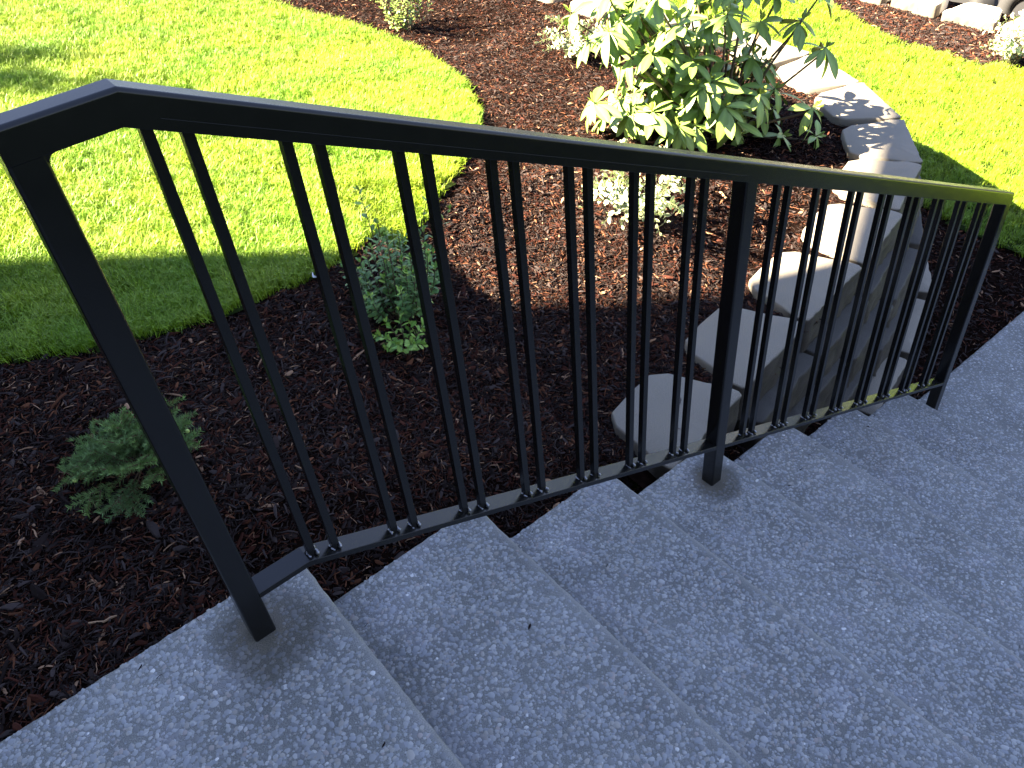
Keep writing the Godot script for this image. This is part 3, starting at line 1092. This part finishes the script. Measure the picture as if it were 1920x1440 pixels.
func build_tyres() -> void:
	var rubber := mat(Color(0.04, 0.04, 0.04), 0.75)
	var labels := ["dark grey tyre standing beyond the pale blocks, left of the pale bush", "dark grey tyre standing beyond the pale blocks at the photo's right edge"]
	var spots := [Vector3(7.04, -1.46, -2.43), Vector3(6.77, -1.38, -1.78)]
	for i in 2:
		var o := thing("tyre", spots[i], labels[i], "tyre")
		var st := new_st()
		var prof := []
		for c in [[0.19, -0.07], [0.22, -0.1], [0.28, -0.105], [0.31, -0.085], [0.318, -0.04], [0.318, 0.04], [0.31, 0.085], [0.28, 0.105], [0.22, 0.1], [0.19, 0.07]]:
			prof.append(c)
		for k in 36:
			for j in prof.size():
				var l := (j + 1) % prof.size()
				var v := []
				for e in [[k, j], [k + 1, j], [k + 1, l], [k, l]]:
					var a: float = TAU * e[0] / 36.0
					v.append(Vector3(prof[e[1]][0] * cos(a), prof[e[1]][0] * sin(a), prof[e[1]][1]))
				quad(st, v[0], v[1], v[2], v[3])
		part("casing", 0, done(st, rubber), o)
		var rim := CylinderMesh.new()
		rim.top_radius = 0.188
		rim.bottom_radius = 0.188
		rim.height = 0.09
		rim.material = mat(Color(0.03, 0.03, 0.032), 0.5)
		part("rim", 0, rim, o, Transform3D(Basis(Vector3.RIGHT, PI / 2), Vector3.ZERO))
		o.rotation.y = deg_to_rad(60.0)

# ---------------------------------------------------------------- grass and mulch

func tuft(m: Material, seed_at: int, blades: int, spread: float, tall: float) -> ArrayMesh:
	var r := RandomNumberGenerator.new()
	r.seed = seed_at
	var st := new_st()
	st.set_smooth_group(-1)
	for i in blades:
		var p := Vector3(r.randf_range(-spread, spread), 0, r.randf_range(-spread, spread))
		var a := r.randf() * TAU
		var lean := Vector3(cos(a), 0, sin(a)) * r.randf_range(0.15, 0.95)
		var h := tall * r.randf_range(0.55, 1.1)
		var w := Vector3(-sin(a), 0, cos(a)).rotated(Vector3.UP, r.randf_range(-0.7, 0.7)) * r.randf_range(0.0006, 0.0012)
		var mid := p + Vector3(0, h * 0.6, 0) + lean * h * 0.32
		var tip := p + Vector3(0, h * (1.0 - 0.35 * lean.length_squared()), 0) + lean * h * 0.95
		var tone := Color(1, 1, 1) * r.randf_range(0.62, 1.38)
		tone = tone.lerp(Color(1.5, 1.1, 0.9), 0.5 if r.randf() < 0.12 else 0.0)
		st.set_color(tone)
		quad(st, p - w, p + w, mid + w * 0.8, mid - w * 0.8)
		for v in [mid - w * 0.8, mid + w * 0.8, tip]:
			st.add_vertex(v)
	return done(st, m)

func build_grass() -> void:
	var m := mat(Color.WHITE, 0.5, true)
	m.backlight = Color(0.85, 0.9, 0.45)
	m.cull_mode = BaseMaterial3D.CULL_DISABLED
	var kinds := []
	for v in 4:
		kinds.append(tuft(m, 500 + v, 21, 0.02, 0.042))
	var sets := [[[], []], [[], []], [[], []], [[], []]]
	for i in 80000:
		var p := Vector2(rng.randf_range(-1.0, 2.45), -1.1 - 7.7 * pow(rng.randf(), 1.45))
		if not inside(p, lawn_poly): continue
		# outside the view to the left
		if p.x < -0.75 or (p.x < -0.6 - 0.0 and p.y > -1.0): continue
		var edge := 1.0
		var n := noise.get_noise_2d(p.x * 2.0, p.y * 2.0)
		var n2 := noise.get_noise_2d(p.x * 8.0 + 30.0, p.y * 8.0)
		var c := Color(0.18, 0.345, 0.014).lerp(Color(0.285, 0.40, 0.016), clampf(0.5 + n + 0.4 * n2, 0, 1)) * rng.randf_range(0.8, 1.2)
		var s := rng.randf_range(0.75, 1.2) * (1.0 + 0.15 * n2) * edge
		var tilt := Basis(Vector3(cos(i * 1.7), 0, sin(i * 1.7)), rng.randf_range(0.0, 0.3))
		var q: Array = sets[i % 4]
		q[0].append(Transform3D(tilt * Basis(Vector3.UP, rng.randf() * TAU) * Basis.from_scale(Vector3(s, s, s)), Vector3(p.x, land(p.x, p.y) + 0.008, p.y)))
		q[1].append(c)
	var far_sets := [[[], []], [[], []], [[], []], [[], []]]
	for i in 38000:
		var p := Vector2(rng.randf_range(3.6, 7.4), rng.randf_range(-4.8, 2.2))
		if not inside(p, low_lawn_poly): continue
		var n := noise.get_noise_2d(p.x * 2.0, p.y * 2.0)
		var n2 := noise.get_noise_2d(p.x * 8.0 + 30.0, p.y * 8.0)
		var c := Color(0.18, 0.345, 0.014).lerp(Color(0.285, 0.40, 0.016), clampf(0.5 + n + 0.4 * n2, 0, 1)) * rng.randf_range(0.85, 1.15)
		var s := rng.randf_range(0.9, 1.3)
		var q: Array = far_sets[i % 4]
		q[0].append(Transform3D(Basis(Vector3.UP, rng.randf() * TAU) * Basis.from_scale(Vector3(s, s, s)), Vector3(p.x, low_land(p.x, p.y) + 0.008, p.y)))
		q[1].append(c)
	grouped("left_lawn", kinds, sets, "bright green mown grass lawn on the left, its near end shaded", "lawn")
	grouped("right_lawn", kinds, far_sets, "bright green mown grass lawn beyond the curved block wall", "lawn")

func grouped(called: String, kinds: Array, sets: Array, label: String, category: String) -> void:
	var o := Node3D.new()
	o.name = numbered(called)
	add_child(o)
	tag(o, label, category, "", "stuff")
	for v in kinds.size():
		if sets[v][0].size() > 0:
			tag(scatter("tufts" if category == "lawn" else "chips", v, kinds[v], sets[v][0], sets[v][1], o), "", "", "", "stuff")

func chip(m: Material, seed_at: int) -> ArrayMesh:
	# a shard of bark about one unit long
	var r := RandomNumberGenerator.new()
	r.seed = seed_at
	var st := new_st()
	st.set_smooth_group(-1)
	var wide := r.randf_range(0.2, 0.42) if seed_at % 3 == 0 else r.randf_range(0.055, 0.15)
	var n := 4
	var rings := []
	var bend := r.randf_range(-0.12, 0.12)
	for i in n + 1:
		var u := i / float(n)
		var half := wide * 0.5 * (r.randf_range(0.75, 1.1) if i > 0 and i < n else r.randf_range(0.35, 0.95))
		var th := r.randf_range(0.03, 0.065)
		var off := r.randf_range(-0.05, 0.05)
		var y := bend * sin(PI * u) + r.randf_range(-0.015, 0.015)
		var x := u - 0.5
		rings.append([Vector3(x, y, off - half), Vector3(x, y + th, off - half * 0.6), Vector3(x, y + th * 0.9, off + half * 0.6), Vector3(x, y, off + half), Vector3(x, y - th * 0.6, off)])
	for i in n:
		for k in 5:
			var l := (k + 1) % 5
			quad(st, rings[i][k], rings[i][l], rings[i + 1][l], rings[i + 1][k])
	for e in [0, n]:
		for k in [1, 2, 3]:
			for id in [0, k, k + 1]:
				st.add_vertex(rings[e][id])
	return done(st, m)

func chip_tone() -> Color:
	var r := rng.randf()
	if r < 0.44: return Color(0.0263, 0.0186, 0.0164) * rng.randf_range(0.5, 1.3)
	if r < 0.66: return Color(0.0578, 0.0209, 0.0138) * rng.randf_range(0.7, 1.3)
	if r < 0.885: return Color(0.0539, 0.0418, 0.0381) * rng.randf_range(0.8, 1.3)
	if r < 0.972: return Color(0.1348, 0.0565, 0.0301) * rng.randf_range(0.7, 1.2)
	return Color(0.3465, 0.2086, 0.1246) * rng.randf_range(0.7, 1.2)

func chip_at(p: Vector3, size: float) -> Transform3D:
	var b := Basis(Vector3.UP, rng.randf() * TAU) * Basis(Vector3(0, 0, 1), rng.randf_range(-0.42, 0.42)) * Basis(Vector3(1, 0, 0), rng.randf_range(-0.7, 0.7))
	return Transform3D(b * Basis.from_scale(Vector3(size, size * rng.randf_range(0.7, 1.2), size * rng.randf_range(0.6, 1.2))), p)

func build_mulch() -> void:
	var m := mat(Color.WHITE, 0.85, true)
	m.metallic_specular = 0.15
	var kinds := []
	for v in 8:
		kinds.append(chip(m, 700 + v))
	var upper := []
	var lower := []
	for v in 8:
		upper.append([[], []])
		lower.append([[], []])
	# near the camera small and dense, farther off larger and sparser
	for pass_at in 3:
		var tries: int = [165000, 165000, 95000][pass_at]
		for i in tries:
			var p: Vector2
			if pass_at == 0: p = Vector2(rng.randf_range(-0.75, 2.0), rng.randf_range(-1.5, SIDE - 0.004))
			elif pass_at == 1: p = Vector2(rng.randf_range(0.9, 3.9), rng.randf_range(-3.2, SIDE - 0.004))
			else: p = Vector2(rng.randf_range(1.2, 3.9), rng.randf_range(-6.5, -3.0))
			if not inside(p, bed_poly): continue
			if inside(p, lawn_poly) and rng.randf() > 0.02: continue
			if p.x > 1.0 and dist_inside_wall(p) < 0.02: continue
			var y := land(p.x, p.y)
			var long := 0.006 + 0.026 * pow(rng.randf(), 2.6) + (0.025 if rng.randf() < 0.014 else 0.0)
			var s: Array = upper[i % 8]
			s[0].append(chip_at(Vector3(p.x, y + rng.randf_range(-0.002, 0.008), p.y), long))
			s[1].append(chip_tone())
	for i in 90000:
		var p := Vector2(rng.randf_range(1.1, 4.4), rng.randf_range(-1.4, SIDE - 0.004))
		if i > 30000: p = Vector2(rng.randf_range(5.5, 6.72), rng.randf_range(-4.5, -0.6))
		if inside(p, low_lawn_poly) or (inside(p, bed_poly) and dist_inside_wall(p) > 0.1): continue
		var long := (0.008 + 0.034 * pow(rng.randf(), 2.4)) * (1.5 if i > 30000 else 1.0)
		var s: Array = lower[i % 8]
		s[0].append(chip_at(Vector3(p.x, low_land(p.x, p.y) + rng.randf_range(-0.002, 0.008), p.y), long))
		s[1].append(chip_tone())
	# crumbs of bark kicked on to the concrete
	for i in 90:
		var k := rng.randi_range(0, 7)
		var x := rng.randf_range(maxf((k - 1) * T, -0.6), k * T - 0.012) if k < 7 else rng.randf_range(2.45, 3.8)
		var z := SIDE + 0.01 + 1.1 * pow(rng.randf(), 2.2 if k < 7 else 4.0)
		var s: Array = lower[i % 8]
		s[0].append(Transform3D(Basis(Vector3.UP, rng.randf() * TAU) * Basis.from_scale(Vector3.ONE * rng.randf_range(0.004, 0.013)), Vector3(x, -k * R + 0.0012, z)))
		s[1].append(Color(0.02, 0.014, 0.013) * rng.randf_range(0.7, 2.0))
	grouped("bark_mulch", kinds, upper, "dark red-brown bark mulch covering the upper garden bed", "mulch")
	grouped("lower_mulch", kinds, lower, "dark bark mulch strip below the block wall and along the far lawn", "mulch")

func build_small_things() -> void:
	var dark := mat(Color(0.045, 0.028, 0.022), 0.7)
	var orange := mat(Color(0.24, 0.11, 0.055), 0.75)
	var red := mat(Color(0.12, 0.05, 0.04), 0.75)
	var tan_wood := mat(Color(0.36, 0.22, 0.12), 0.75)
	for c in [
		[Vector3(1.315, -0.638, -0.32), 0.026, 0.6, dark, "dark bark chip lying on the nearest wall block, farther from the railing"],
		[Vector3(1.223, -0.638, -0.237), 0.020, 2.0, red, "reddish bark chip on the nearest wall block, closest to the railing"],
		[Vector3(0.22, land(0.22, -0.62) + 0.012, -0.62), 0.05, 0.3, orange, "long orange wood sliver on the shaded mulch behind the near balusters"],
		[Vector3(0.56, land(0.56, -1.05) + 0.012, -1.05), 0.055, 2.4, orange, "orange-brown wood piece on mulch just below the left lawn's edge"],
		[Vector3(2.06, land(2.06, -0.86) + 0.014, -0.86), 0.06, 1.9, orange, "bright orange bark piece in sunlight right of the white variegated shrub"],
		[Vector3(2.28, land(2.28, -0.98) + 0.014, -0.98), 0.06, 1.2, tan_wood, "pale tan wood sliver in sunlit mulch near the row of wall blocks"],
		[Vector3(-0.33, land(-0.33, -0.26) + 0.012, -0.26), 0.05, 2.7, tan_wood, "pale bark sliver on shaded mulch at the photo's lower left"]]:
		var o := mesh_node("bark_chip", chip(c[3], 900 + int(c[1] * 1000.0) + int(c[2] * 10.0)))
		o.transform = Transform3D(Basis(Vector3.UP, c[2]) * Basis.from_scale(Vector3.ONE * c[1]), c[0])
		tag(o, c[4], "bark chip")
	# a twisted scrap of white paper by the lawn's edge
	var st := new_st()
	var last := []
	for i in 9:
		var u := i / 8.0
		var c := Vector3(0.012 * sin(u * 7.0), 0.012 + 0.012 * sin(u * 3.0), (u - 0.5) * 0.05)
		var w := Vector3(cos(u * 6.0), sin(u * 6.0) * 0.7, 0.2) * 0.004 * (0.5 + sin(PI * u))
		var now := [c - w, c + w]
		if i > 0: quad(st, last[0], last[1], now[1], now[0])
		last = now
	var scrap := mesh_node("paper_scrap", done(st, mat(Color(0.75, 0.77, 0.8), 0.6)))
	scrap.position = Vector3(0.59, land(0.59, -1.18) + 0.008, -1.18)
	scrap.rotation.y = 0.5
	tag(scrap, "small twisted white scrap on the mulch at the lawn's edge", "litter")
	# fallen leaves on the lawn
	var lm := mat(Color(0.25, 0.10, 0.04), 0.7)
	var dry := leaf_mesh(lm, 0.03, 0.017, 0.4, 0.2, Color.WHITE, Color.WHITE, 4)
	for f in [[Vector2(0.12, -1.75), "brown fallen leaf lying on the shaded end of the left lawn"], [Vector2(0.85, -1.72), "brown fallen leaf on the sunlit lawn near its shaded edge"]]:
		var p: Vector2 = f[0]
		var o := mesh_node("fallen_leaf", dry)
		o.position = Vector3(p.x, land(p.x, p.y) + 0.04, p.y)
		o.rotation = Vector3(0.2, p.x * 9.0, 0.1)
		tag(o, f[1], "leaf")
